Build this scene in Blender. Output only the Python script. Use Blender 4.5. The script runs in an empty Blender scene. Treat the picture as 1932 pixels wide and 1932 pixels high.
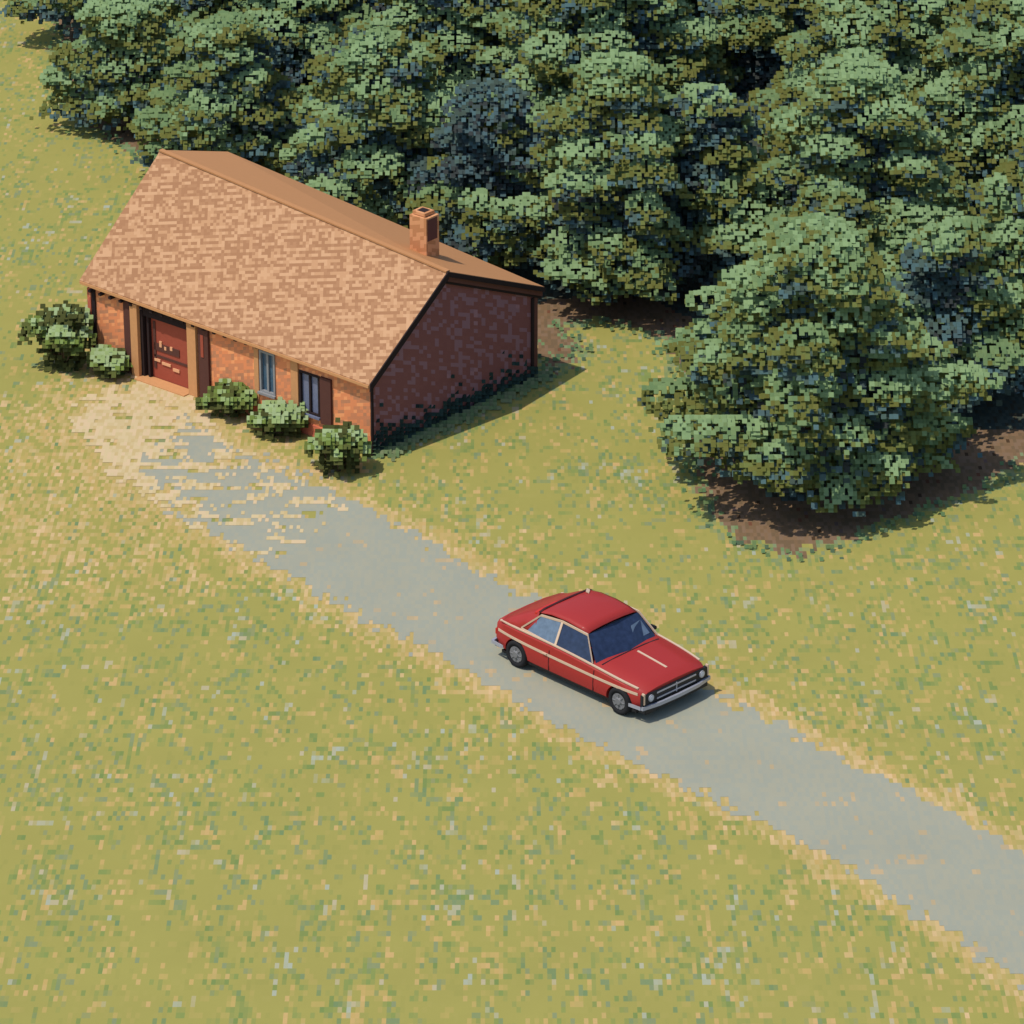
import bpy, bmesh, math, random
from mathutils import Vector, Matrix, noise
R_ = math.radians
S = bpy.context.scene
COL = S.collection
# ------------------------------------------------------------------ camera
FOV = 14.0; PITCH = 25.0
DIST = 24.15 / 2 / math.tan(R_(FOV / 2))
sp, cp = math.sin(R_(PITCH)), math.cos(R_(PITCH))
CAM = Vector((0, -DIST * cp, DIST * sp))
cam = bpy.data.cameras.new('camera'); co = bpy.data.objects.new('camera', cam); COL.objects.link(co)
cam.sensor_width = 36; cam.angle = R_(FOV); cam.clip_end = 5000; cam.clip_start = 1
co.location = CAM; co.rotation_euler = (R_(90 - PITCH), 0, 0)
S.camera = co
PX = 1932.0
def ray(px, py):
    t = math.tan(R_(FOV / 2))
    a = (px / PX * 2 - 1) * t; b = (1 - py / PX * 2) * t
    return Vector((a, cp + b * sp, -sp + b * cp))
def atz(px, py, z=0.0):
    d = ray(px, py); k = (z - CAM.z) / d.z
    return CAM + d * k
# ------------------------------------------------------------------ light
SUN = 3.2; SKY = 0.15; EL = 64; AZ = 25
w = bpy.data.worlds.new('World'); S.world = w; w.use_nodes = True
nt = w.node_tree; bg = nt.nodes['Background']
sk = nt.nodes.new('ShaderNodeTexSky'); sk.sky_type = 'NISHITA'; sk.sun_disc = False
sk.sun_elevation = R_(EL); sk.sun_rotation = R_(-90 - AZ)
nt.links.new(sk.outputs[0], bg.inputs[0]); bg.inputs[1].default_value = SKY
l = bpy.data.lights.new('sun', 'SUN'); l.energy = SUN; l.angle = R_(0.5); l.color = (1, .94, .84)
lo = bpy.data.objects.new('sun', l); COL.objects.link(lo); lo.rotation_euler = (R_(90 - EL), 0, R_(AZ - 90))
S.view_settings.view_transform = 'Standard'; S.view_settings.look = 'None'; S.view_settings.exposure = 0
# ------------------------------------------------------------------ colour helpers
K = (1.25, 1.29, 1.40)
def lin(v): v /= 255.0; return v / 12.92 if v < .04045 else ((v + .055) / 1.055) ** 2.4
def C(r, g, b, k=1.0): return (lin(r) / K[0] / k, lin(g) / K[1] / k, lin(b) / K[2] / k, 1.0)
CELL = 0.0943
def newmat(name, rough=.9, spec=.1):
    m = bpy.data.materials.new(name); m.use_nodes = True
    b = m.node_tree.nodes['Principled BSDF']
    b.inputs['Roughness'].default_value = rough; b.inputs['Specular IOR Level'].default_value = spec
    return m, m.node_tree, b
def plain(name, col, rough=.8, spec=.2, metal=0.0, var=.10):
    """single colour with a little procedural unevenness"""
    m, t, b = newmat(name, rough, spec); b.inputs['Metallic'].default_value = metal
    tc = t.nodes.new('ShaderNodeTexCoord'); n = t.nodes.new('ShaderNodeTexNoise'); n.inputs['Scale'].default_value = 9
    mx = t.nodes.new('ShaderNodeMix'); mx.data_type = 'RGBA'
    mx.inputs[6].default_value = tuple(c * (1 - var) for c in col[:3]) + (1,)
    mx.inputs[7].default_value = tuple(min(1, c * (1 + var)) for c in col[:3]) + (1,)
    t.links.new(tc.outputs['Object'], n.inputs['Vector']); t.links.new(n.outputs['Fac'], mx.inputs[0])
    t.links.new(mx.outputs[2], b.inputs['Base Color'])
    return m
def mosaic(name, cols, run=2.0, blend=.5, rough=.9, cell=CELL, smooth=0.0, alt=0.0):
    """small square patches of a few colours in short level rows: tiles, bricks, shingles.
    cols: list of (threshold, colour), thresholds rising from 0"""
    m, t, b = newmat(name, rough, .1)
    N, L = t.nodes, t.links
    g = N.new('ShaderNodeNewGeometry')
    sx = N.new('ShaderNodeSeparateXYZ'); L.new(g.outputs['Position'], sx.inputs[0])
    def mth(op, a, bb=None, cc=None):
        n = N.new('ShaderNodeMath'); n.operation = op
        for i, v in enumerate((a, bb, cc)):
            if v is None: continue
            if isinstance(v, (int, float)): n.inputs[i].default_value = v
            else: L.new(v, n.inputs[i])
        return n.outputs[0]
    v = mth('ADD', mth('MULTIPLY', sx.outputs[1], sp), mth('MULTIPLY', sx.outputs[2], cp))
    row = mth('FLOOR', mth('DIVIDE', v, cell)); colx = mth('FLOOR', mth('DIVIDE', sx.outputs[0], cell))
    def wn(a, bb, seed):
        c = N.new('ShaderNodeCombineXYZ'); L.new(a, c.inputs[0]); L.new(bb, c.inputs[1]); c.inputs[2].default_value = seed
        n = N.new('ShaderNodeTexWhiteNoise'); n.noise_dimensions = '3D'; L.new(c.outputs[0], n.inputs['Vector'])
        return n.outputs['Value']
    zero = mth('MULTIPLY', row, 0.0)
    ro = mth('MULTIPLY', wn(row, zero, 3.5), 7.0)
    cx = mth('FLOOR', mth('DIVIDE', mth('ADD', colx, mth('FLOOR', ro)), run))
    A = wn(colx, row, 1.5); B = wn(cx, row, 2.5)
    val = mth('ADD', mth('MULTIPLY', A, blend), mth('MULTIPLY', B, 1 - blend))
    if alt:
        par = mth('SUBTRACT', mth('MULTIPLY', mth('FRACT', mth('MULTIPLY', row, .5)), 4.0), 1.0)
        val = mth('ADD', val, mth('MULTIPLY', par, alt))
    # re-spread: sum of two uniforms is peaky, so sharpen through a smooth curve
    rp = N.new('ShaderNodeValToRGB'); rp.color_ramp.interpolation = 'CONSTANT' if smooth == 0 else 'LINEAR'
    e = rp.color_ramp.elements
    e[0].position = cols[0][0]; e[0].color = cols[0][1]; e[1].position = cols[1][0]; e[1].color = cols[1][1]
    for p, c in cols[2:]:
        k = e.new(p); k.color = c
    L.new(val, rp.inputs[0]); L.new(rp.outputs[0], b.inputs['Base Color'])
    bp = N.new('ShaderNodeBump'); bp.inputs['Strength'].default_value = .15; bp.inputs['Distance'].default_value = .02
    L.new(val, bp.inputs['Height']); L.new(bp.outputs[0], b.inputs['Normal'])
    return m
def cellmat(name, rough=.95):
    m, t, b = newmat(name, rough, .05)
    a = t.nodes.new('ShaderNodeAttribute'); a.attribute_name = 'tint'
    tc = t.nodes.new('ShaderNodeTexCoord'); n = t.nodes.new('ShaderNodeTexNoise'); n.inputs['Scale'].default_value = .6; n.inputs['Detail'].default_value = 4
    mr = t.nodes.new('ShaderNodeMapRange'); mr.inputs[3].default_value = .93; mr.inputs[4].default_value = 1.07
    mx = t.nodes.new('ShaderNodeVectorMath'); mx.operation = 'SCALE'
    t.links.new(tc.outputs['Object'], n.inputs['Vector']); t.links.new(n.outputs['Fac'], mr.inputs[0])
    t.links.new(a.outputs['Color'], mx.inputs[0]); t.links.new(mr.outputs[0], mx.inputs['Scale'])
    t.links.new(mx.outputs[0], b.inputs['Base Color'])
    return m
M_GROUND = cellmat('meadow'); M_ROAD = cellmat('worn_asphalt'); M_SAND = cellmat('sandy_gravel'); M_LEAF = cellmat('foliage', .8)
def soften(m, amount):
    # thin leaves let some light through
    t = m.node_tree; b = t.nodes['Principled BSDF']; out = t.nodes['Material Output']
    src = b.inputs['Base Color'].links[0].from_socket
    tr = t.nodes.new('ShaderNodeBsdfTranslucent'); mx = t.nodes.new('ShaderNodeMixShader'); mx.inputs[0].default_value = amount
    t.links.new(src, tr.inputs['Color']); t.links.new(b.outputs[0], mx.inputs[1]); t.links.new(tr.outputs[0], mx.inputs[2]); t.links.new(mx.outputs[0], out.inputs['Surface'])
soften(M_LEAF, .20)
# ------------------------------------------------------------------ object helpers
def link(name, me, mat=None, parent=None):
    o = bpy.data.objects.new(name, me); COL.objects.link(o)
    if mat is not None:
        for mm in (mat if isinstance(mat, list) else [mat]): me.materials.append(mm)
    if parent is not None: o.parent = parent
    return o
def tag(o, label=None, cat=None, group=None, kind=None):
    if label: o['label'] = label
    if cat: o['category'] = cat
    if group: o['group'] = group
    if kind: o['kind'] = kind
    return o
def thing(name, loc, rz, label, cat, group=None):
    o = bpy.data.objects.new(name, None); COL.objects.link(o); o.location = loc; o.rotation_euler = (0, 0, rz)
    o.empty_display_size = .3
    return tag(o, label, cat, group)
def quads(name, verts, faces, tints, mat, parent=None):
    me = bpy.data.meshes.new(name); me.from_pydata(verts, [], faces)
    at = me.attributes.new('tint', 'FLOAT_COLOR', 'FACE')
    flat = []
    for c in tints: flat.extend(c[:4])
    at.data.foreach_set('color', flat)
    return link(name, me, mat, parent)
class MB:
    def __init__(s): s.bm = bmesh.new()
    def box(s, x0, x1, y0, y1, z0, z1):
        v = [s.bm.verts.new((x, y, z)) for x in (x0, x1) for y in (y0, y1) for z in (z0, z1)]
        for f in ((0, 1, 3, 2), (4, 6, 7, 5), (0, 4, 5, 1), (2, 3, 7, 6), (0, 2, 6, 4), (1, 5, 7, 3)):
            s.bm.faces.new([v[i] for i in f])
        return s
    def prism(s, pts, a0, a1, f):
        """pts: 2-D outline; f(p, a) -> 3-D point"""
        A = [s.bm.verts.new(f(p, a0)) for p in pts]; B = [s.bm.verts.new(f(p, a1)) for p in pts]
        n = len(pts)
        s.bm.faces.new(A); s.bm.faces.new(list(reversed(B)))
        for i in range(n): s.bm.faces.new((A[i], B[i], B[(i + 1) % n], A[(i + 1) % n]))
        return s
    def tube(s, p0, p1, r0, r1, n=10):
        p0, p1 = Vector(p0), Vector(p1); d = (p1 - p0).normalized()
        a = d.orthogonal().normalized(); b = d.cross(a)
        A = [s.bm.verts.new(p0 + (a * math.cos(k * 2 * math.pi / n) + b * math.sin(k * 2 * math.pi / n)) * r0) for k in range(n)]
        B = [s.bm.verts.new(p1 + (a * math.cos(k * 2 * math.pi / n) + b * math.sin(k * 2 * math.pi / n)) * r1) for k in range(n)]
        s.bm.faces.new(A); s.bm.faces.new(list(reversed(B)))
        for i in range(n): s.bm.faces.new((A[i], B[i], B[(i + 1) % n], A[(i + 1) % n]))
        return s
    def ribbon(s, pts, wv, hv):
        """strip along pts with half-offset vectors wv (width) and hv (height)"""
        wv, hv = Vector(wv), Vector(hv); rings = []
        for p in pts:
            p = Vector(p); rings.append([s.bm.verts.new(p + q) for q in (-wv - hv, wv - hv, wv + hv, -wv + hv)])
        for a, b in zip(rings, rings[1:]):
            for i in range(4): s.bm.faces.new((a[i], b[i], b[(i + 1) % 4], a[(i + 1) % 4]))
        s.bm.faces.new(rings[0]); s.bm.faces.new(list(reversed(rings[-1])))
        return s
    def build(s, name, mat, parent=None, bevel=0, smooth=False):
        bmesh.ops.recalc_face_normals(s.bm, faces=s.bm.faces[:])
        if bevel: bmesh.ops.bevel(s.bm, geom=s.bm.edges[:], offset=bevel, segments=2, affect='EDGES', clamp_overlap=True)
        if smooth:
            for f in s.bm.faces: f.smooth = True
        me = bpy.data.meshes.new(name); s.bm.to_mesh(me); s.bm.free()
        return link(name, me, mat, parent)
def inside(x, y, poly):
    c = False; j = len(poly) - 1
    for i in range(len(poly)):
        xi, yi = poly[i]; xj, yj = poly[j]
        if (yi > y) != (yj > y) and x < (xj - xi) * (y - yi) / (yj - yi) + xi: c = not c
        j = i
    return c
def dist(x, y, pl, closed=False):
    best = 1e9
    seq = list(zip(pl, pl[1:])) + ([(pl[-1], pl[0])] if closed else [])
    for (ax, ay), (bx, by) in seq:
        dx, dy = bx - ax, by - ay; t = max(0, min(1, ((x - ax) * dx + (y - ay) * dy) / (dx * dx + dy * dy)))
        d = (x - ax - t * dx) ** 2 + (y - ay - t * dy) ** 2
        if d < best: best = d
    return math.sqrt(best)
def G(pts): return [tuple(atz(a, b)[:2]) for a, b in pts]
# ------------------------------------------------------------------ ground plan (metres, from surveyed outline points)
UP = [(345, 775), (400, 815), (430, 838), (580, 905), (700, 965), (860, 1050), (960, 1105), (1150, 1205), (1390, 1328), (1510, 1388), (1700, 1486), (1932, 1608), (2250, 1770)]
LO = [(262, 880), (330, 968), (480, 1048), (600, 1115), (720, 1185), (830, 1240), (920, 1292), (1060, 1370), (1180, 1430), (1400, 1532), (1560, 1615), (1750, 1735), (1932, 1850), (2250, 2040)]
gUP, gLO = G(UP), G(LO)
ROADP = gUP + gLO[::-1]
SANDP = G([(118, 790), (165, 745), (235, 712), (300, 696), (345, 712), (388, 742), (400, 790), (445, 850), (440, 905), (350, 965), (285, 945), (215, 905), (165, 840)])
FOREST = G([(-200, -40), (20, -10), (100, 10), (115, 60), (120, 130), (140, 200), (190, 252), (280, 300), (500, 400), (1000, 640), (1040, 700), (1075, 690), (1092, 655), (1060, 610), (1150, 605), (1255, 640), (1310, 780), (1320, 920), (1350, 985), (1400, 1022), (1500, 1045), (1600, 1020), (1690, 975), (1820, 935), (1900, 890), (1960, 850), (2200, 740), (2200, -300), (-200, -300)])
random.seed(5)
P_BASE = C(168, 163, 92)
P_GRASS = [C(178, 166, 98), C(170, 164, 94), C(163, 160, 90)]
P_GREEN = [C(136, 154, 90), C(148, 157, 92), C(126, 148, 88)]
P_TEAL = [C(130, 150, 110), C(138, 152, 116), C(120, 146, 104)]
P_TAN = [C(200, 172, 110), C(208, 176, 120), C(190, 170, 104)]
P_PALE = [C(182, 182, 158), C(192, 182, 152), C(176, 184, 168)]
P_VERGE = [C(214, 186, 136), C(208, 180, 126), C(222, 190, 146), C(200, 174, 116)]
P_SAND = [C(212, 192, 148), C(218, 198, 158), C(208, 186, 138), C(222, 198, 162)]
P_ROADC = [C(169, 171, 157), C(166, 170, 158), C(172, 172, 156)]
P_SOIL_SHADE = [C(80, 88, 80), C(72, 84, 82), C(86, 98, 92), C(76, 74, 64)]  # soil deep in the wood, tree shade put into its colour
P_RTAN = [C(198, 176, 142), C(190, 172, 140), C(186, 172, 146)]
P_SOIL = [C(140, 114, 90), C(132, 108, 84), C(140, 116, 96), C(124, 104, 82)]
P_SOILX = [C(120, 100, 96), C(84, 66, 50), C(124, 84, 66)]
CELLG = .084
cyl = CELLG / sp
X0, X1 = -21.0, 21.0
Y0, Y1 = -25.0, 46.0
nx, ny = int((X1 - X0) / CELLG), int((Y1 - Y0) / cyl)
X1, Y1 = X0 + nx * CELLG, Y0 + ny * cyl
def nz(x, y, s, o=0): return noise.noise(Vector((x / s, y / s, o)))
blob = [(atz(150, 960), 3.6), (atz(60, 880), 3.0), (atz(300, 1010), 2.2)]
gverts, gfaces, gt = [], [], []
for j in range(ny + 1):
    for i in range(nx + 1): gverts.append((X0 + i * CELLG, Y0 + j * cyl, 0))
rv, rf, rt = [], [], []; sv, sf, st = [], [], []
def addcell(V, F, T, x, y, z, c):
    n = len(V); V += [(x, y, z), (x + CELLG, y, z), (x + CELLG, y + cyl, z), (x, y + cyl, z)]; F.append((n, n + 1, n + 2, n + 3)); T.append(c)
prow = [None] * nx
for j in range(ny):
    lastroad = None; left = None; crow = [None] * nx
    y = Y0 + (j + .5) * cyl
    for i in range(nx):
        x = X0 + (i + .5) * CELLG
        n = j * (nx + 1) + i
        gfaces.append((n, n + 1, n + nx + 2, n + nx + 1))
        wx, wy = x + nz(x, y, .5, 9) * .35, y + nz(x, y, .5, 4) * .6
        c = None; kind = ''; r = random.random()
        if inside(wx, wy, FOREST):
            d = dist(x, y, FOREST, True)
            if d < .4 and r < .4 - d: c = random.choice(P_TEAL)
            elif y > -5 and d > 1.7 + nz(x, y, 1.5, 6): c = random.choice(P_SOIL_SHADE)
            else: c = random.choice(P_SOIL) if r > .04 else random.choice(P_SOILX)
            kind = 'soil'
        else:
            d = min(dist(x, y, gUP), dist(x, y, gLO)) if y < 12 else 9
            df = dist(x, y, FOREST, True) if y > -12 else 9
            tanp = max(0, 1 - d / (.55 + .45 * (nz(x, y, 1.1, 7) + .3)) ) * 1.6
            tanp += max(0, .15 - d * .06)
            dsn = dist(x, y, SANDP, True) if -6 < y < 12 and x < -4 else 9
            if dsn < 1.9: tanp = max(tanp, .85 * (1 - dsn / 1.9) + .5 * nz(x, y, .7, 41))
            for b, rad in blob:
                q = math.hypot(x - b.x, (y - b.y) * .55) / rad
                tanp = max(tanp, .56 * (1 - q * q) + .25 * nz(x, y, 1.2, 3))
            n1 = nz(x, y * .5, .8, 1); n2 = nz(x, y * .5, 1.9, 2); n3 = nz(x, y * .6, .45, 5)
            if r < tanp: c = random.choice(P_VERGE if r < tanp * .6 else P_TAN)
            elif df < .5 and random.random() < .55 - df: c = random.choice(P_TEAL)
            else:
                rr = random.random()
                if left is not None and rr < .17: c = left
                elif prow[i] is not None and rr < .26: c = prow[i]
                else:
                    q = random.random(); dens = .36 + .45 * n1 + .32 * n2
                    if q < dens * .36: c = random.choice(P_GREEN)
                    elif q < dens * .60: c = random.choice(P_TEAL)
                    elif q < dens * .60 + max(.02, 0.085 + .30 * n3): c = random.choice(P_TAN)
                    elif q > .992 - max(0, n1 + n2) * .10: c = random.choice(P_PALE)
                    else: c = P_BASE if random.random() < .8 else random.choice(P_GRASS)
        left = c; crow[i] = c
        if kind != 'soil':
            q = random.random() ** .7; c = tuple(P_BASE[k_] + (c[k_] - P_BASE[k_]) * (.25 + .75 * q) for k_ in range(3)) + (1,)
        gt.append(c)
        if y < 14:
            wx2, wy2 = x + nz(x, y, .35, 11) * .35 + nz(x, y, .12, 13) * .15, y + nz(x, y, .35, 12) * .6 + nz(x, y, .12, 14) * .3
            ins = inside(wx2, wy2, SANDP)
            insr = inside(wx2, wy2, ROADP)
            if insr:
                p = .006 + max(0, nz(x * .5, y, .8, 21) - .08) * .28
                de = dist(x, y, SANDP, True); near = ins or de < 3.4
                if near:
                    p = .62 if ins else max(p, .36 * (1 - de / 3.4))
                    p = min(.96, max(.02, p + 2.4 * (nz(x * .5, y, .40, 22) - .02)))
                if lastroad is not None: p = max(p, .42)
                if random.random() < p:
                    if near: insr = False; ins = True
                    else: addcell(rv, rf, rt, X0 + i * CELLG, Y0 + j * cyl, .004, lastroad if (lastroad in P_RTAN and random.random() < .4) else random.choice(P_RTAN)); lastroad = rt[-1]; continue
                else:
                    lastroad = None; addcell(rv, rf, rt, X0 + i * CELLG, Y0 + j * cyl, .004, random.choice(P_ROADC)); continue
            if ins:
                if nz(x * .6, y, .3, 31) + random.random() * .2 > .42 - max(0, .3 - .5 * dist(x, y, SANDP, True)): continue
                addcell(sv, sf, st, X0 + i * CELLG, Y0 + j * cyl, .008, random.choice(P_SAND))
    prow = crow
# outer land, in the same sheet, out to the horizon
BIG = 3000
base = len(gverts)
xs = [-BIG, X0, X1, BIG]; ys = [-BIG, Y0, Y1, BIG]
corner = {}
for a in range(4):
    for b in range(4):
        corner[(a, b)] = len(gverts); gverts.append((xs[a], ys[b], 0))
for a in range(3):
    for b in range(3):
        if a == 1 and b == 1: continue
        gfaces.append((corner[(a, b)], corner[(a + 1, b)], corner[(a + 1, b + 1)], corner[(a, b + 1)]))
        gt.append(C(165, 161, 93))
tag(quads('ground', gverts, gfaces, gt, M_GROUND), 'dry yellow green meadow with tan and pale specks', 'ground', kind='structure')
tag(quads('road', rv, rf, rt, M_ROAD), 'grey single lane road crossing the meadow', 'road', kind='structure')
tag(quads('driveway', sv, sf, st, M_SAND), 'pale sandy forecourt in front of the house door', 'driveway', kind='structure')
# ------------------------------------------------------------------ foliage
L_LIGHT = [C(142, 170, 126), C(134, 162, 118), C(144, 172, 126)]
L_MID = [C(124, 150, 106), C(116, 144, 102), C(128, 154, 108)]
L_OLIVE = [C(112, 114, 62), C(106, 110, 58), C(112, 122, 70)]
L_SHADE = [C(86, 108, 104), C(76, 92, 86), C(88, 118, 124)]
L_DEEP_SHADE = [C(76, 92, 94), C(64, 70, 72), C(84, 110, 118)]
def brighter(pal, k): return [tuple(c * k for c in col[:3]) + (1,) for col in pal]
L_LIGHT, L_MID, L_OLIVE, L_SHADE, L_DEEP_SHADE = [brighter(q, kk) for q, kk in ((L_LIGHT, 1.2), (L_MID, 1.16), (L_OLIVE, 1.26), (L_SHADE, 1.15), (L_DEEP_SHADE, 1.15))]
def leaf(V, F, T, p, size, col, rnd, tilt=.14):
    # square leaf sprays, laid out in level rows like the needles of a trimmed fan
    v = p.y * sp + p.z * cp; sn = CELL
    xs_ = (math.floor(p.x / sn) + .5) * sn; vs = (math.floor(v / sn) + .5) * sn
    dv = vs - v; c = Vector((xs_, p.y + dv * sp, p.z + dv * cp))
    a = R_(52) + rnd.uniform(-tilt, tilt); T_ = Vector((0, math.sin(a), math.cos(a))); k = .5 * size * sn / (math.sin(a) * sp + math.cos(a) * cp)
    rz = rnd.uniform(-.15, .15); X_ = Vector((math.cos(rz), math.sin(rz), 0)) * (.5 * size * sn / math.cos(rz)); T_ = T_ * k
    n = len(V)
    for q in (c - X_ - T_, c + X_ - T_, c + X_ + T_, c - X_ + T_): V.append(q[:])
    F.append((n, n + 1, n + 2, n + 3)); T.append(col)
def clump(V, F, T, c, a, b, n, rnd, pal, size=1.25, stray=.09, th=0.0, ell=1.0):
    """one leafy bough: a flattened, frayed cushion, longer than wide"""
    ct, st = math.cos(th), math.sin(th)
    for _ in range(n):
        z = rnd.uniform(-.6, 1.0); ph = rnd.uniform(0, 2 * math.pi); rr = math.sqrt(max(0, 1 - z * z))
        wob = 1 + .55 * noise.noise(Vector((c.x + math.cos(ph) * rr * 1.9, c.y + math.sin(ph) * rr * 1.9, z * 1.5 + c.z))) + rnd.uniform(-.06, .04)
        if rnd.random() < stray: wob += rnd.uniform(-.3, .32)
        lx, ly = math.cos(ph) * rr * a * wob * ell, math.sin(ph) * rr * a * wob / ell
        p = c + Vector((lx * ct - ly * st, lx * st + ly * ct, z * b * wob - .10 * (rr * wob) ** 2 * a))
        h = z + rnd.gauss(0, .10) + .85 * noise.noise(p * .85)  # lit tops and shaded undersides are put into the leaf colours
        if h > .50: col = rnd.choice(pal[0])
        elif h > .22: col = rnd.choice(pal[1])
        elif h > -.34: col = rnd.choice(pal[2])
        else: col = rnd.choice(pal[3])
        leaf(V, F, T, p, size, col, rnd)
M_BARK = plain('bark', (.10, .07, .05, 1), .95, .1, var=.3)
def tree(px, py, R, H, seed, label, dark=0.0, cat='tree'):
    rnd = random.Random(seed); b = atz(px, py)
    root = thing('leafy_tree', (b.x, b.y, 0), 0, label, cat, 'trees of the wood behind the house')
    V, F, T = [], [], []
    B = Vector((0, 0, 0)); off = Vector((b.x, b.y, 0))
    n = int(R * R * 3.2 + R * H * 1.9)
    cl = []
    for k in range(n):
        t = (k + rnd.random()) / n; t = t ** 1.15
        z = (.11 + .85 * t) * H
        er = R * min(1.0, (1 - t) ** .60 * 1.22) * (.80 + .20 * min(1, t * 6))
        ph = k * 2.39996 + rnd.uniform(-.5, .5)
        lobe = 1 + .14 * math.sin(ph * 3 + seed) + .08 * math.sin(ph * 5 + seed * 2 + t * 6)
        rr = er * lobe * rnd.uniform(.6, 1.03)
        a = rnd.uniform(.65, 1.3) * (.75 + .1 * R) * (1 - .25 * t)
        cl.append((Vector((math.cos(ph) * max(0, rr - a * .45), math.sin(ph) * max(0, rr - a * .45), z)), a, ph + rnd.uniform(-.6, .6)))
    for c, a, th in cl:
        u = rnd.random()
        if u < dark * .65: pal = (L_SHADE, L_SHADE, L_DEEP_SHADE, L_DEEP_SHADE)  # shade between crowns, painted as dark boughs
        elif u < dark: pal = (L_MID, L_OLIVE, L_SHADE, L_DEEP_SHADE)
        elif u < .25 + dark: pal = (L_MID, L_OLIVE, L_OLIVE, L_SHADE)
        else: pal = (L_LIGHT, L_MID, L_OLIVE, L_SHADE)
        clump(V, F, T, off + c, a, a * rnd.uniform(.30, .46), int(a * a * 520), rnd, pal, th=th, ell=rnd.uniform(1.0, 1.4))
    # inner foliage, with the crown's inner shade put into its dark tint
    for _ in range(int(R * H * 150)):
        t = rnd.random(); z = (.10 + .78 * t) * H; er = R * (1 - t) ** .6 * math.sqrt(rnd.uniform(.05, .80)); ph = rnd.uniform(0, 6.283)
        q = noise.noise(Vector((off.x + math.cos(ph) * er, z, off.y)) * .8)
        col = rnd.choice(L_SHADE if q + rnd.uniform(-.2, .2) > .05 else L_DEEP_SHADE)
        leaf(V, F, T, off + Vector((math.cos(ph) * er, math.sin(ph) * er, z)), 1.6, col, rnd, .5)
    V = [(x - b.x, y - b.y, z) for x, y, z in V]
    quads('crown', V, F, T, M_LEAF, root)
    m = MB(); m.tube((0, 0, -.1), (0, 0, H * .45), .07 * R + .05, .05 * R + .02); m.tube((0, 0, H * .45), (.1, .05, H * .9), .05 * R + .02, .02)
    for c, a, th in cl[::5]:
        z0 = max(.3, c.z - .6); m.tube((0, 0, z0 * .85), (c.x * .9, c.y * .9, c.z - .1), .05, .02, 6)
    m.build('trunk', M_BARK, root)
    return root
TREES = [
 (1525, 918, 3.1, 6.9, 44, 'big round tree standing furthest forward in the meadow, above the road', 0),
 (1775, 765, 1.9, 4.8, 2, 'dark blue green tree just right of the foremost big tree', .5),
 (1950, 690, 2.5, 6.0, 3, 'tree cut by the right edge above the shaded brown soil', .3),
 (1600, 560, 3.0, 6.6, 4, 'broad tree directly behind the foremost big tree', 0),
 (1160, 560, 2.4, 6.8, 5, 'tall tree growing right of the house gable', .05),
 (1330, 540, 1.9, 5.6, 6, 'shaded tree in the dark gap between two broad trees', .6),
 (930, 500, 2.0, 5.0, 7, 'dark tree rising behind the chimney', .7),
 (720, 420, 2.7, 5.6, 8, 'olive green tree behind the middle of the roof ridge', .12),
 (440, 325, 2.3, 4.6, 9, 'tree behind the left end of the roof', .3),
 (240, 232, 2.1, 3.8, 10, 'leftmost low tree whose crown spills over the meadow', .05),
 (240, 70, 2.6, 4.4, 11, 'tree at the top left corner beside open grass', .1),
 (520, 130, 2.9, 5.2, 12, 'spreading tree in the second row left of the centre', .1),
 (830, 190, 2.8, 5.6, 13, 'olive tree in the second row above the roof ridge', .2),
 (1120, 250, 3.4, 6.8, 14, 'broad light green tree at the top centre of the wood', 0),
 (1440, 200, 2.2, 5.0, 15, 'narrow shaded tree between two pale crowns at the top', .8),
 (1650, 330, 3.2, 7.0, 16, 'tall light tree in the third row right of the centre', 0),
 (1900, 400, 3.2, 6.8, 17, 'light green tree near the right edge, mid height', 0),
 (1800, 180, 3.4, 7.0, 18, 'large pale tree near the top right corner', 0),
 (1980, 130, 3.2, 6.2, 19, 'tree cut by the top right corner', .2),
 (1500, 30, 3.2, 5.2, 20, 'tree cut by the top edge right of the centre', .1),
 (1200, 30, 3.2, 5.2, 21, 'tree at the top edge behind the broad light green tree', .1),
 (900, 10, 3.2, 5.2, 22, 'shaded tree at the top edge near the middle', .5),
 (620, -20, 3.2, 5.0, 23, 'tree at the top edge left of the middle', .15),
 (370, -40, 3.0, 4.8, 24, 'tree at the top edge nearest the left corner', .15),
]
for a in TREES: tree(*a)
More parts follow.
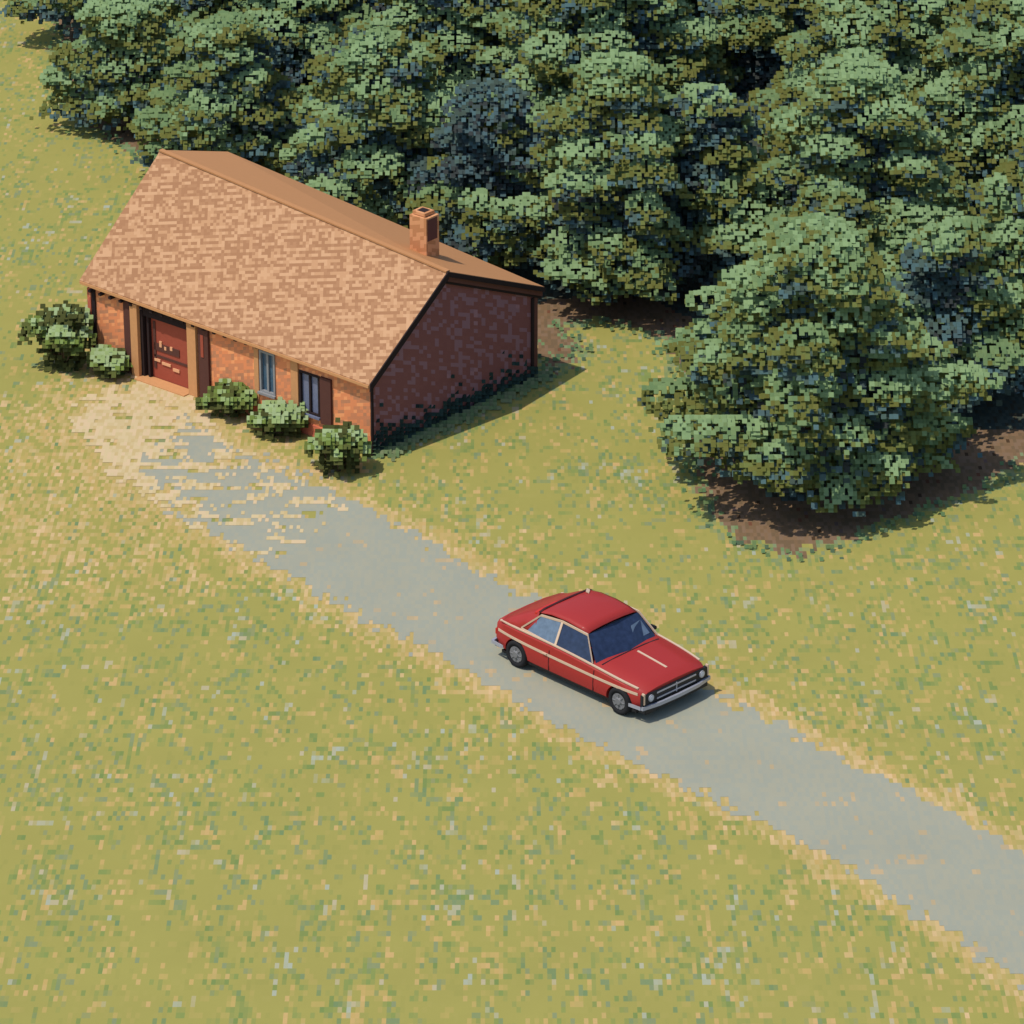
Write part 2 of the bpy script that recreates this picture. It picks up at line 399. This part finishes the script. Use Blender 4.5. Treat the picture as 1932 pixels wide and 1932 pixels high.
# shrubs
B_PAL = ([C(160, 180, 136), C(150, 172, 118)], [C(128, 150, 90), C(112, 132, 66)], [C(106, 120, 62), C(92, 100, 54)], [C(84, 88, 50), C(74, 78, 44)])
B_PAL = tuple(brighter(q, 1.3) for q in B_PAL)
def shrub(px, py, rx, h, seed, label):
    rnd = random.Random(seed); b = atz(px, py); off = Vector((b.x, b.y, 0)); V, F, T = [], [], []
    rx *= 1.28; h *= 1.12
    root = thing('shrub', (b.x, b.y, 0), 0, label, 'shrub', 'shrubs along the house')
    m = MB()
    for k in range(16):
        ph = k * 2.4; rr = rx * rnd.uniform(.15, .92); z = h * (.22 + .55 * (1 - .6 * rr / rx) * rnd.uniform(.2, 1)); a = rx * rnd.uniform(.24, .44)
        c = Vector((math.cos(ph) * rr, math.sin(ph) * rr, z))
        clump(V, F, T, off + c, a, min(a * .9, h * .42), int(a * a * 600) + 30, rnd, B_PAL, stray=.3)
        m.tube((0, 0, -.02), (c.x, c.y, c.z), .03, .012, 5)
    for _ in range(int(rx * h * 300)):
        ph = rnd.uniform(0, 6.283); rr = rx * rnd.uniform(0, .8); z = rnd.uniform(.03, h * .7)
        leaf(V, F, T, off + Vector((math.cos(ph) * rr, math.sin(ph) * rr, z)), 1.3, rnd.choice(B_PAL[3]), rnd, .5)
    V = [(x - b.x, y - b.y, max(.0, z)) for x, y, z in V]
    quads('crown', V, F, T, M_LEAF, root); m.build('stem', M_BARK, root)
SHR = [(122, 690, .62, 1.95, 31, 'large round shrub left of the house corner'),
       (212, 705, .42, .80, 32, 'small dark shrub left of the red door'),
       (432, 782, .46, .95, 33, 'low round shrub just right of the door post'),
       (528, 820, .54, .90, 34, 'low spreading shrub under the two windows'),
       (638, 888, .50, 1.45, 35, 'tall bushy shrub at the near house corner')]
for a in SHR: shrub(*a)
# ------------------------------------------------------------------ house
Cn = atz(700, 860); An = atz(172, 676)
u = (Cn - An); u.z = 0; LEN = u.length; u.normalize()          # along the front, towards the near corner
yaw = math.atan2(u.y, u.x)
v = Vector((-u.y, u.x, 0))                                       # into the house, away from the front
Bn = atz(1027, 716); WID = (Bn - Cn).dot(v)
print('HOUSE len', LEN, 'wid', WID, 'skew', (Bn - Cn).dot(u), 'yaw', math.degrees(yaw))
house = thing('brick_house', (An.x, An.y, 0), yaw, 'orange brick cottage with a tan shingle roof and a dark end gable', 'house')
Hm = Matrix.Rotation(-yaw, 3, 'Z')
def fr(px, py, dy=0.0):
    """(u, z) where the sight line meets the front wall plane (offset dy outwards)"""
    d = ray(px, py); p0 = An - v * dy; k = (p0 - CAM).dot(v) / d.dot(v); p = CAM + d * k
    return (p - An).dot(u), p.z
def gb(px, py, du=0.0):
    d = ray(px, py); p0 = Cn + u * du; k = (p0 - CAM).dot(u) / d.dot(u); p = CAM + d * k
    return (p - Cn).dot(v), p.z
OVR = .14; OVF = .38
ax, az = gb(845, 512, OVR); bx, bz = gb(1027, 541, OVR)
fx, fz = gb(697, 726, OVR)
print('apex', ax, az, 'back', bx, bz, 'front eave', fx, fz)
print('left ridge', [round(c, 2) for c in ((lambda p: ((p - An).dot(u), (p - An).dot(v)))(atz(305, 283, az)))], 'left eave', [round(c, 2) for c in ((lambda p: ((p - An).dot(u), (p - An).dot(v)))(atz(150, 525, fz)))])
M_ROOF = mosaic('tan_shingles', [(0, C(182, 135, 102, 1.08)), (.36, C(189, 142, 108, 1.08)), (.5, C(210, 163, 126, 1.08)), (.68, C(220, 174, 137, 1.08))], 2.0, .5, alt=.09, cell=.080)
M_ROOFB = plain('smooth_roof_felt', C(192, 140, 98, .9), .9, .1, var=.04)
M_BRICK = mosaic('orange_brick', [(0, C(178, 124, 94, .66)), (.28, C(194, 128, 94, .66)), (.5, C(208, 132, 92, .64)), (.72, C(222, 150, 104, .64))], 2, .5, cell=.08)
M_GABLE = mosaic('shade_darkened_purple_brick', [(0, C(120, 78, 80, .66)), (.50, C(122, 80, 82, .66)), (.62, C(130, 98, 112, .66)), (.92, C(140, 106, 120, .66))], 1, .6)  # purple brick; the gable's shade is also put into the colour
M_BEAM = plain('tan_timber', C(200, 148, 104, .8), .85, .1)
M_DARKW = plain('dark_timber', (.030, .020, .020, 1), .85, .1)
M_BROWN = plain('brown_shutter', (.105, .045, .035, 1), .8, .1)
M_RED = plain('red_paint', (.34, .075, .045, 1), .6, .2)
M_GREYF = plain('grey_frame', (.26, .26, .26, 1), .6, .3)
M_BLUEG = plain('blue_glass', (.055, .11, .17, 1), .25, .5, var=.3)
M_PALEG = plain('pale_glass', (.16, .18, .27, 1), .25, .5, var=.2)
M_STONE = mosaic('red_stone', [(0, C(190, 104, 84, .8)), (.5, C(206, 118, 90, .8)), (.75, C(216, 140, 104, .8))], 2, .5)
M_FASCIA = plain('reddish_fascia', (.13, .055, .045, 1), .85, .1)
W = WID
za = lambda y: (fz + (az - fz) * (y - fx) / (ax - fx)) if y < ax else (az + (bz - az) * (y - ax) / (bx - ax))
TH = .10
# front wall with openings as separate solid stretches (local: x along front, y into the house)
wt = za(0) - TH - .02
d0, _ = fr(268, 690); d1, _ = fr(362, 730)
w10, _ = fr(492, 740); w11, _ = fr(521, 750); _, w1b = fr(505, 742); _, w1t = fr(505, 664)
w20, _ = fr(567, 780); w21, _ = fr(605, 780); _, w2b = fr(586, 781); _, w2t = fr(586, 704)
print('door', d0, d1, 'w1', w10, w11, w1b, w1t, 'w2', w20, w21, w2b, w2t, 'wt', wt)
def front_piece(name, x0, x1, z0, z1, mat, y0=0, y1=.2): return MB().box(x0, x1, y0, y1, z0, z1).build(name, mat, house)
T2 = .2
front_piece('front_wall', 0, d0, 0, wt, M_BRICK)
m = MB()
for x0, x1, z0, z1 in ((d1, w10, 0, wt), (w10, w11, 0, w1b), (w10, w11, w1t, wt), (w11, w20, 0, wt), (w20, w21, 0, w2b), (w20, w21, w2t, wt), (w21, LEN, 0, wt)):
    m.box(x0, x1, 0, T2, z0, z1)
m.build('front_wall', M_BRICK, house)
MB().box(d0, d1, .001, T2, wt - .16, wt).build('door_lintel', M_DARKW, house)
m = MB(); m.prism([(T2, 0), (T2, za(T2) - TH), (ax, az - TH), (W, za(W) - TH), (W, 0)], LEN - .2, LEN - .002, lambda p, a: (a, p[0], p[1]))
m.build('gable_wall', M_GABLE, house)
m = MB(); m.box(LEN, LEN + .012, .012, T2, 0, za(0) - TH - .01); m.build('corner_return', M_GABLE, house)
m = MB(); m.prism([(T2, 0), (T2, za(T2) - TH), (ax, az - TH), (W, za(W) - TH), (W, 0)], .002, .2, lambda p, a: (a, p[0], p[1]))
m.build('side_wall', M_BRICK, house)
m = MB(); m.box(.2, LEN - .2, W - .2, W - .002, 0, za(W) - TH); m.build('rear_wall', M_BRICK, house)
MB().box(.2, LEN - .2, T2, W - .2, -.02, .02).build('floor', M_DARKW, house)
# roof
RL0, RL1 = -.12, LEN + OVR
def lplane(px, py):
    d = ray(px, py); p0 = An + u * RL0; k = (p0 - CAM).dot(u) / d.dot(u); p = CAM + d * k
    return (p - An).dot(v), p.z
le, lr, lb = lplane(150, 528), lplane(303, 283), lplane(430, 286)
print('LEFT roof', le, lr, lb)
def roofslab(a0, b0, a1, b1, x1, x1b, dz=0):
    # a/b = (y, z) of lower and upper edge at the left end (0) and the right end (1)
    m = MB(); P_ = [(RL0, *a0), (RL0, *b0), (x1, *b1), (x1, *a1)]
    top = [m.bm.verts.new(p) for p in P_]; bot = [m.bm.verts.new((p[0], p[1], p[2] - TH)) for p in P_]
    m.bm.faces.new(top); m.bm.faces.new(bot[::-1])
    for i in range(4): m.bm.faces.new((top[i], bot[i], bot[(i + 1) % 4], top[(i + 1) % 4]))
    return m
roof = roofslab(le, lr, (fx, fz), (ax, az), RL1, RL1).build('roof', M_ROOF, house)
roofslab(lb, (lr[0] + .002, lr[1] - .001), (bx, bz), (ax + .002, az - .001), RL1 - .001, RL1).build('back_slope', M_ROOFB, roof)
def slab(name, y0, y1, dz0, dz1, x0, x1, mat, parent=roof):
    m = MB(); m.prism([(y0, za(y0) + dz1), (y1, za(y1) + dz1), (y1, za(y1) + dz0), (y0, za(y0) + dz0)], x0, x1, lambda p, a: (a, p[0], p[1]))
    return m.build(name, mat, parent)
slab('bargeboard', fx, ax, -TH - .09, .012, RL1, RL1 + .035, M_DARKW)
slab('bargeboard', ax, bx, -TH - .04, -.015, RL1, RL1 + .035, M_DARKW)
slab('verge_board', ax + .05, bx - .02, -TH - .17, -TH - .045, LEN + .003, LEN + .10, M_FASCIA)
slab('verge_board', ax + .05, bx - .02, -TH - .24, -TH - .175, LEN + .003, LEN + .07, M_DARKW)
MB().ribbon([(RL0, lr[0], lr[1] + .0), (RL1, ax, az + .0)], (0, .07, 0), (0, 0, .02)).build('ridge_cap', M_ROOFB, roof)
MB().ribbon([(RL0 + .02, le[0] - .015, le[1] - TH * .6), (RL1 - .02, fx - .015, fz - TH * .6)], (0, .012, 0), (0, 0, .035)).build('fascia', M_BEAM, roof)
k = 0; x = .15
while x < LEN:
    MB().box(x, x + .09, fx + .02, -.002, wt - .06, wt + .0).build('rafter_tail', M_DARKW, roof); x += .36
# chimney on the back slope
cc = atz(790, 440, az - .1); cl_ = Hm @ (cc - An)
chx, chy = cl_.x, ax + .75
print('chimney', cl_)
M_CHIM = mosaic('chimney_brick', [(0, C(196, 138, 98, .85)), (.5, C(220, 160, 118, .85))], 2, .5)
chx += .66; CZ = az; az = az + .34
chx += .10; az += .06; chy += .25
ch = MB().box(chx - .25, chx + .292, chy - .24, chy + .24, az - 1.1, az + .40).build('chimney', M_CHIM, roof)
MB().box(chx - .20, chx + .20, chy - .18, chy + .18, az + .42, az + .50).build('chimney_band', M_CHIM, ch)
MB().box(chx + .292, chx + .305, chy - .20, chy + .16, az - .2, az + .36).build('smoke_opening', M_FASCIA, ch)
MB().box(chx - .12, chx + .12, chy - .11, chy + .11, az + .502, az + .51).build('flue', M_DARKW, ch); az = CZ
# front details, placed by stretches measured along the wall
def post(name, pxa, pxb, pyb, mat, zt=wt, out=.06, z0=0.0, y1=-.002):
    x0, _ = fr(pxa, pyb); x1, _ = fr(pxb, pyb)
    return MB().box(x0, x1, -out, y1, z0, zt).build(name, mat, house)
post('corner_post', 173, 179, 672, M_STONE); post('drain_pipe', 180, 186, 672, M_DARKW, out=.045)
post('shutter', 240, 253, 688, M_BROWN, wt - .03)
post('porch_post', 255, 268, 690, M_BEAM, out=.12)
post('porch_post', 362, 378, 735, M_BEAM, out=.12)
sh = post('shutter', 381, 399, 737, M_BROWN, wt - .06, out=.08)
x0, _ = fr(386, 737); x1, _ = fr(391, 737)
MB().box(x0, x1, -.095, -.082, wt * .58, wt * .88).build('panel', M_RED, sh)
# door: frame, leaf, panels
door = MB().box(d0 + .02, d1 - .02, .12, .17, .02, wt - .17).build('door', M_RED, house)
fm = MB(); fm.box(d0 + .002, d0 + .10, -.02, .115, 0, wt - .162).box(d0 + .20, d0 + .27, .02, .115, 0, wt - .165).box(d1 - .10, d1 - .002, -.02, .115, 0, wt - .162).box(d0 + .10, d1 - .10, .0, .115, wt - .28, wt - .163)
fm.build('frame', M_DARKW, door)
pn = MB(); dw = d1 - d0
pn.box(d0 + .34, d1 - .18, .10, .118, .62, .68).box(d0 + .34, d1 - .5, .10, .118, .80, 1.0).box(d0 + .34, d0 + .42, .10, .118, .3, wt - .4)
pn.build('moulding', M_BROWN, door)
M_ORN = plain('cream_ornament', C(226, 170, 132, .8), .6, .2)
for q in ((d0 + .55, d0 + .63, .92, 1.08), (d0 + .72, d0 + .79, .88, .97), (d0 + .92, d0 + 1.0, .92, 1.02), (d0 + .36, d0 + .56, .50, .57), (d0 + .62, d0 + .92, .46, .53), (d0 + 1.0, d0 + 1.22, .38, .46)):
    MB().box(q[0], q[1], .09, .117, q[2], q[3]).build('ornament', M_ORN, door)
MB().box(d0, d1, -.30, 0.1, .0, .035).build('door_step', M_BEAM, house)
# windows
def window(x0, x1, z0, z1, fmat, gmat, name='window', bar=True):
    f = MB(); t = .055
    f.box(x0, x0 + t, -.03, .1, z0, z1).box(x1 - t, x1, -.03, .1, z0, z1).box(x0 + t, x1 - t, -.03, .1, z0, z0 + t).box(x0 + t, x1 - t, -.03, .1, z1 - t, z1)
    if bar: f.box((x0 + x1) / 2 - .03, (x0 + x1) / 2 + .03, -.01, .08, z0 + t, z1 - t)
    wo = f.build(name, fmat, house)
    MB().box(x0 + t, x1 - t, .04, .055, z0 + t, z1 - t).build('pane', gmat, wo)
    MB().box(x0 - .03, x1 + .03, -.09, -.032, z0 - .05, z0 + .01).build('sill', M_PALEG if gmat is M_PALEG else M_GREYF, wo)
    return wo
window(w10, w11, w1b, w1t, M_GREYF, M_BLUEG)
w2 = window(w20, w21, w2b, w2t, M_DARKW, M_PALEG)
post('window_post', 483, 491, 760, M_BEAM, wt, .035, .25)
post('window_post', 553, 566, 790, M_BEAM, wt, .05, .2)
post('shutter', 608, 628, 786, M_BROWN, w2t + .02, .07, w2b - .12)
# low red stone plinth along the right half of the front
xa, _ = fr(470, 780)
MB().box(xa, LEN - .01, -.05, -.002, 0, .30).build('plinth', M_STONE, house)
# corner trims of the gable
MB().box(LEN + .014, LEN + .05, -.0, .07, 0, za(0) - TH - .04).build('corner_board', M_DARKW, house)
MB().box(LEN + .001, LEN + .05, W - .22, W - .14, 0, za(W) - TH - .2).build('corner_board', M_DARKW, house)
MB().box(LEN + .001, LEN + .045, W - .13, W - .0, 0, za(W) - TH - .2).build('corner_board', M_FASCIA, house)
# ivy / tufts at the foot of the gable
rnd = random.Random(77); V, F, T = [], [], []
for _ in range(520):
    t = rnd.random(); z = abs(rnd.gauss(0, .22)) * (1 if rnd.random() < .8 else 1.8)
    p = Cn + v * (t * W * .98) + u * rnd.uniform(.02, .09); leaf(V, F, T, Vector((p.x, p.y, z + .03)), 1.0, rnd.choice([C(60, 84, 80), C(50, 66, 64), C(58, 78, 70)]), rnd)
ivy = quads('climbing_plant', V, F, T, M_LEAF)
tag(ivy, 'dark creeper clinging to the foot of the gable wall', 'plant')
# ------------------------------------------------------------------ grass tufts that stand up
V, F, T = [], [], []
def tuft(x, y, cols, h=1.0):
    leaf(V, F, T, Vector((x, y, .03 + rnd.random() * .05)), h, rnd.choice(cols), rnd, .3)
for _ in range(700):
    p = Cn + v * (rnd.random() * W * 1.05) + u * abs(rnd.gauss(.12, .22)); tuft(p.x, p.y, P_TEAL)
for (a, b) in zip(FOREST[2:], FOREST[3:26]):
    L_ = math.hypot(b[0] - a[0], b[1] - a[1])
    for _ in range(int(L_ * 7)):
        t = rnd.random(); tuft(a[0] + (b[0] - a[0]) * t + rnd.gauss(0, .22), a[1] + (b[1] - a[1]) * t - abs(rnd.gauss(0, .3)), [C(112, 146, 104), C(98, 122, 98), C(122, 146, 98)])
tag(quads('grass', V, F, T, M_LEAF), 'short tufts of grass standing in the meadow', 'grass', kind='stuff')
# ------------------------------------------------------------------ car
na = atz(928, 1240); nf = atz(1206, 1368)
cd = nf - na; cd.z = 0; CL = cd.length; cyaw = math.atan2(cd.y, cd.x); cd.normalize(); cn = Vector((-cd.y, cd.x, 0))
ff = atz(1338, 1302); print('CAR len', CL, 'width', (ff - nf).dot(cn), 'skew', (ff - nf).dot(cd))
CWID = 2.2; ctr = (na + nf) / 2 + cn * CWID / 2
sc = CL / 5.0
car = thing('parked_car', (ctr.x, ctr.y, .006), cyaw, 'red fastback coupe with cream pinstripes parked on the grey road', 'car')
m_, t_, b_ = newmat('red_car_paint', .55, .25)
b_.inputs['Base Color'].default_value = (.35, .026, .022, 1); b_.inputs['Coat Weight'].default_value = .12; b_.inputs['Coat Roughness'].default_value = .15
M_CAR = m_
M_CREAM = plain('cream_trim', (.62, .45, .32, 1), .4, .3, var=.03)
M_SEAM = plain('dark_red_seam', (.05, .010, .012, 1), .6, .2)
M_BRED = plain('bright_red_edge', (.5, .03, .02, 1), .4, .3)
M_BLK = plain('black_plastic', (.016, .016, .019, 1), .5, .3)
M_CHR = plain('chrome', (.40, .41, .47, 1), .35, .5, metal=.35)
M_GLS = plain('tinted_glass', (.022, .036, .080, 1), .2, .35, var=.5)
M_GLS2 = plain('pale_glass_painted_glint', (.12, .17, .24, 1), .2, .5, var=.4)  # pale tint for the quarter windows and the painted windshield reflection
M_HUB = plain('dull_hubcap', (.17, .17, .175, 1), .5, .4)
M_TYRE = plain('tyre_rubber', (.022, .022, .024, 1), .9, .1)
hw = CWID / 2; hl = 2.5 * sc
def zb(x):   # shoulder height
    t = (x + hl) / (2 * hl)
    return .90 + .07 * math.sin(t * math.pi) - .17 * t ** 1.6
def wd(x):
    t = (x + hl) / (2 * hl)
    return hw * (1 - .10 * (abs(2 * t - 1)) ** 4)
bm = bmesh.new(); rings = []
N_ = 30
for i in range(N_ + 1):
    t = i / N_; x = -hl + 2 * hl * t
    endk = max(0, (abs(2 * t - 1) - .93) / .07)
    zt = zb(x) - .05 * endk; ww = wd(x) * (1 - .03 * endk); zl = .22 + .12 * endk
    prof = [(ww * .90, zl), (ww * .985, zl + .08), (ww, .45), (ww * .995, .56), (ww * .965, zt - .06), (ww * .90, zt), (ww * .55, zt + .035), (0, zt + .045)]
    ring = [(x, -a, z) for a, z in prof] + [(x, a, z) for a, z in reversed(prof[:-1])]
    rings.append([bm.verts.new(p) for p in ring])
for a, b in zip(rings, rings[1:]):
    for i in range(len(a)):
        j = (i + 1) % len(a); bm.faces.new((a[i], a[j], b[j], b[i]))
bm.faces.new(rings[0]); bm.faces.new(list(reversed(rings[-1])))
bmesh.ops.recalc_face_normals(bm, faces=bm.faces[:])
for f in bm.faces: f.smooth = True
me = bpy.data.meshes.new('body'); bm.to_mesh(me); bm.free()
body = link('body', me, M_CAR, car)
WX = (-hl + .80 * sc, hl - .72 * sc); WR = .31
cut = MB()
for wx in WX: cut.tube((wx, -hw - .2, WR - .01), (wx, hw + .2, WR - .01), WR + .055, WR + .055, 28)
cu = cut.build('cutter', M_BLK, car)
md = body.modifiers.new('arches', 'BOOLEAN'); md.object = cu; md.operation = 'DIFFERENCE'; md.solver = 'EXACT'
bpy.context.view_layer.update()
dg = bpy.context.evaluated_depsgraph_get()
nm = bpy.data.meshes.new_from_object(body.evaluated_get(dg)); body.modifiers.clear(); body.data = nm
bpy.data.objects.remove(cu)
try: nm.set_sharp_from_angle(angle=R_(38))
except Exception: pass
MB().box(-hl + .25, hl - .25, -hw * .72, hw * .72, .20, .60).build('underbody', M_BLK, car)
MB().box(-hl + .2, hl - .2, -hw * .90, hw * .90, .16, .222).build('sill', M_BLK, car)
# cabin
RH = 1.44
def P(x, s, z): return (x * sc, s, z)
base_r, roof_r, roof_f, base_f = -2.22, -1.08, .42, .86
wb, wr = hw * .90, hw * .70
zr, zf = zb(base_r * sc) + .02, zb(base_f * sc) + .015
def cabin():
    bm = bmesh.new(); prof = []
    # stations: x, z of roof line, half width at roof line
    st_ = [(-2.30, zr + .0, .84), (-2.0, zr + .10, .80), (-1.6, zr + .29, .76), (-1.2, RH - .045, .72), (-.8, RH + .02, .705), (-.3, RH + .03, .70), (.15, RH - .01, .70), (.42, RH - .06, .69)]
    rr_ = []
    for x, z, hwk in st_:
        y = hw * hwk
        rr_.append([bm.verts.new(p) for p in [P(x, -y, z), P(x, -y * .86, z + .035), P(x, -y * .45, z + .055), P(x, 0, z + .06), P(x, y * .45, z + .055), P(x, y * .86, z + .035), P(x, y, z)]])
    for a, b in zip(rr_, rr_[1:]):
        for i in range(6): bm.faces.new((a[i], a[i + 1], b[i + 1], b[i]))
    # sides of the fastback (solid red quarter) from belt to roof edge, rear stretch only
    for s, idx in ((-1, 0), (1, 6)):
        bl = [bm.verts.new(P(x, s * hw * .905, zb(x * sc) - .02)) for x, z, h in st_[:4]]
        for i in range(3):
            f = (rr_[i][idx], rr_[i + 1][idx], bl[i + 1], bl[i]); bm.faces.new(f if s < 0 else f[::-1])
    bmesh.ops.recalc_face_normals(bm, faces=bm.faces[:])
    for f in bm.faces: f.smooth = True
    me = bpy.data.meshes.new('roof'); bm.to_mesh(me); bm.free()
    o = link('roof', me, M_CAR, car); sd = o.modifiers.new('thickness', 'SOLIDIFY'); sd.thickness = .02; sd.offset = -1
    return o
cabin()
def quadmesh(name, pts, mat, parent=car, thick=.012):
    me = bpy.data.meshes.new(name); me.from_pydata(pts, [], [tuple(range(len(pts)))])
    o = link(name, me, mat, parent); s = o.modifiers.new('thickness', 'SOLIDIFY'); s.thickness = thick; s.offset = 0
    return o
yr = hw * .69
ws = quadmesh('windshield', [P(.86, -hw * .84, zf - .01), P(1.00, 0, zf + .01), P(.86, hw * .84, zf - .01), P(.43, yr, RH - .07), P(.46, 0, RH - .012), P(.43, -yr, RH - .07)], M_GLS)
quadmesh('painted_reflection', [P(.84, hw * .25, zf + .10), P(.80, hw * .72, zf + .09), P(.55, hw * .66, RH - .2), P(.62, hw * .35, RH - .20)], M_GLS2, ws, .02)  # pale patch painted as a reflection on the windshield
for s in (-1, 1):
    def sp_(x, f, out=.0):     # point on the side glass plane; f 0 belt .. 1 roof edge
        return P(x, s * (hw * (.905 + (.70 - .905) * f) + out), zb(x * sc) - .01 + (RH - .03 - zb(x * sc) + .0) * f)
    fw = quadmesh('side_window', [sp_(-.42, .0), sp_(.82, .0), sp_(.45, .88), sp_(-.42, 1.0)], M_GLS)
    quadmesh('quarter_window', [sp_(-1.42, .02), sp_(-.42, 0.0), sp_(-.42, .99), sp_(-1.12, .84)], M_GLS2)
    m = MB()
    m.ribbon([sp_(-1.60, .10, .012), sp_(-1.12, .90, .012), sp_(-.42, 1.02, .012), sp_(.44, .95, .012), sp_(.84, .02, .012)], (0, .014, 0), (0, 0, .024))
    m.ribbon([sp_(-1.60, .08, .012), sp_(-.4, -.02, .014), sp_(.86, -.02, .014)], (0, .012, 0), (0, 0, .017))
    m.ribbon([sp_(-.42, .0, .014), sp_(-.42, 1.0, .014)], (.03, 0, 0), (0, .010, 0))
    m.build('window_trim', M_CREAM, car)
    # pinstripes along the flank and the fender
    def side(x, z, out=.006):
        zt = zb(x); ww = wd(x)
        k = ww * (.995 if z < .6 else .995 - (z - .56) / max(.05, zt - .06 - .56) * .03)
        return (x, s * (k + out), z)
    n = 24
    m = MB(); m.ribbon([side(-hl + .1 + (2 * hl - .25) * i / n, .68 - .05 * i / n) for i in range(n + 1)], (0, .006, 0), (0, 0, .030)); m.build('pinstripe', M_CREAM, car)
    m = MB(); m.ribbon([(x, s * (wd(x) * .93), zb(x) - .005) for x in [-hl + .12 + (2 * hl - .3) * i / n for i in range(n + 1)]], (0, .024, 0), (0, 0, .014)); m.build('pinstripe', M_CREAM, car)
    m = MB(); m.ribbon([side(.80 * sc - .5 * (i / 4 - .0) * .0 - 1.35 * sc, .30 + .12 * i, .004) for i in range(5)], (.010, 0, 0), (0, .004, 0)); m.build('door_seam', M_SEAM, car)
    m = MB(); m.ribbon([side(.95 * sc, .30 + .12 * i, .004) for i in range(5)], (.010, 0, 0), (0, .004, 0)); m.build('door_seam', M_SEAM, car)
    MB().box(.15 * sc - .9 * sc, .15 * sc - .75 * sc, s * (hw + .01) - .015, s * (hw + .01) + .015, .66, .69).build('door_handle', M_CREAM, car, .004)
    # mirror
    if s < 0: continue
    mm = MB(); mm.box(.55 * sc, .75 * sc, s * hw * .96 - .04, s * hw * .96 + .04, zb(0) + .03, zb(0) + .11); mo = mm.build('mirror', M_BLK, car, .02)
    MB().box(.60 * sc, .66 * sc, s * hw * .93 - .05, s * hw * .93 + .05, zb(0) - .03, zb(0) + .07).build('mirror_stalk', M_BLK, mo)
# roof rear seam with a bright lip
zs = RH - .06
MB().ribbon([P(-1.18, -hw * .72, RH - .035), P(-1.16, -hw * .6, RH + .01), P(-1.14, 0, RH + .04), P(-1.16, hw * .6, RH + .01), P(-1.18, hw * .72, RH - .035)], (.028, 0, 0), (0, 0, .012)).build('roof_seam', M_SEAM, car)
MB().ribbon([P(-1.30, -hw * .74, RH - .10), P(-1.27, -hw * .6, RH - .045), P(-1.25, -.2, RH - .02)], (.03, 0, 0), (0, 0, .03)).build('roof_lip', M_BRED, car)
MB().ribbon([P(-.98, hw * .45, RH + .06), P(-1.15, hw * .62, RH + .02)], (.05, 0, 0), (0, 0, .012)).build('roof_vent', M_CREAM, car)
# hood line
MB().ribbon([(x, .10, zb(x) + .047) for x in [1.15 * sc + (hl - .35 - 1.15 * sc) * i / 8 for i in range(9)]], (0, .026, 0), (0, 0, .008)).build('hood_stripe', M_CREAM, car)
MB().ribbon([(1.02 * sc, s_ * hw, zb(1.0) + dz) for s_, dz in ((-.80, .02), (-.4, .047), (0, .052), (.4, .047), (.80, .02))], (.014, 0, 0), (0, 0, .008)).build('wiper_cowl', M_BLK, car)
# nose: grille, headlights, bumper
gr = MB().box(hl - .06, hl + .035, -hw * .93, hw * .93, .36, .655).build('grille', M_BLK, car, .01)
m = MB()
for z in (.47, .60): m.box(hl + .03, hl + .05, -hw * .55, hw * .55, z - .016, z + .016)
m.box(hl + .03, hl + .052, -.012, .012, .42, .64); m.build('grille_bar', M_CHR, gr)
for s in (-1, 1):
    o = MB().tube((hl - .02, s * hw * .72, .545), (hl + .06, s * hw * .72, .545), .085, .08, 18).build('headlight', M_CHR, car)
    MB().tube((hl + .058, s * hw * .72, .545), (hl + .068, s * hw * .72, .545), .06, .05, 18).build('lens', plain('headlamp_lens', (.55, .57, .62, 1), .1, .5), o)
    MB().box(-hl - .03, -hl + .03, s * hw * .70 - .2, s * hw * .70 + .2, .52, .66).build('tail_light', M_BRED, car, .01)
    MB().box(hl - .03, hl + .05, s * hw * .90 - .02, s * hw * .90 + .02, .44, .70).build('wing_trim', M_CREAM, car, .006)
def bumper(sx):
    pts = [(sx * (hl - .30), -hw * .99, .36), (sx * (hl + .02), -hw * .96, .36), (sx * (hl + .10), -hw * .55, .36), (sx * (hl + .12), 0, .36), (sx * (hl + .10), hw * .55, .36), (sx * (hl + .02), hw * .96, .36), (sx * (hl - .30), hw * .99, .36)]
    o = MB().ribbon(pts, (.028, .01, 0), (0, 0, .04)).build('bumper', M_CHR, car)
    return o
bumper(1); bumper(-1)
MB().box(hl - .15, hl + .06, -hw * .88, hw * .88, .20, .315).build('valance', M_BLK, car, .01)
MB().box(-hl - .05, -hl + .15, -hw * .88, hw * .88, .22, .315).build('valance', M_BLK, car, .01)
for wx in WX:
    for s in (-1, 1):
        wh = bpy.data.objects.new('wheel', None); COL.objects.link(wh); wh.parent = car; wh.location = (wx, s * (hw - .115), WR)
        m = MB(); prof = [(.20, .09), (WR - .03, .105), (WR, .07), (WR, -.07), (WR - .03, -.105), (.20, -.09)]; n = 30; rg = []
        for k in range(n):
            a = k * 2 * math.pi / n; rg.append([m.bm.verts.new((r * math.cos(a), y, r * math.sin(a))) for r, y in prof])
        for k in range(n):
            a, b = rg[k], rg[(k + 1) % n]
            for i in range(len(prof)): j = (i + 1) % len(prof); m.bm.faces.new((a[i], a[j], b[j], b[i]))
        m.build('tyre', M_TYRE, wh, smooth=True)
        m = MB(); m.tube((0, s * .02, 0), (0, s * .085, 0), .20, .185, 24); m.tube((0, s * .085, 0), (0, s * .115, 0), .10, .07, 16)
        for k in range(8):
            a = k * math.pi / 4; m.tube((math.cos(a) * .08, s * .09, math.sin(a) * .08), (math.cos(a) * .17, s * .09, math.sin(a) * .17), .014, .014, 6)
        m.build('hubcap', M_HUB, wh)
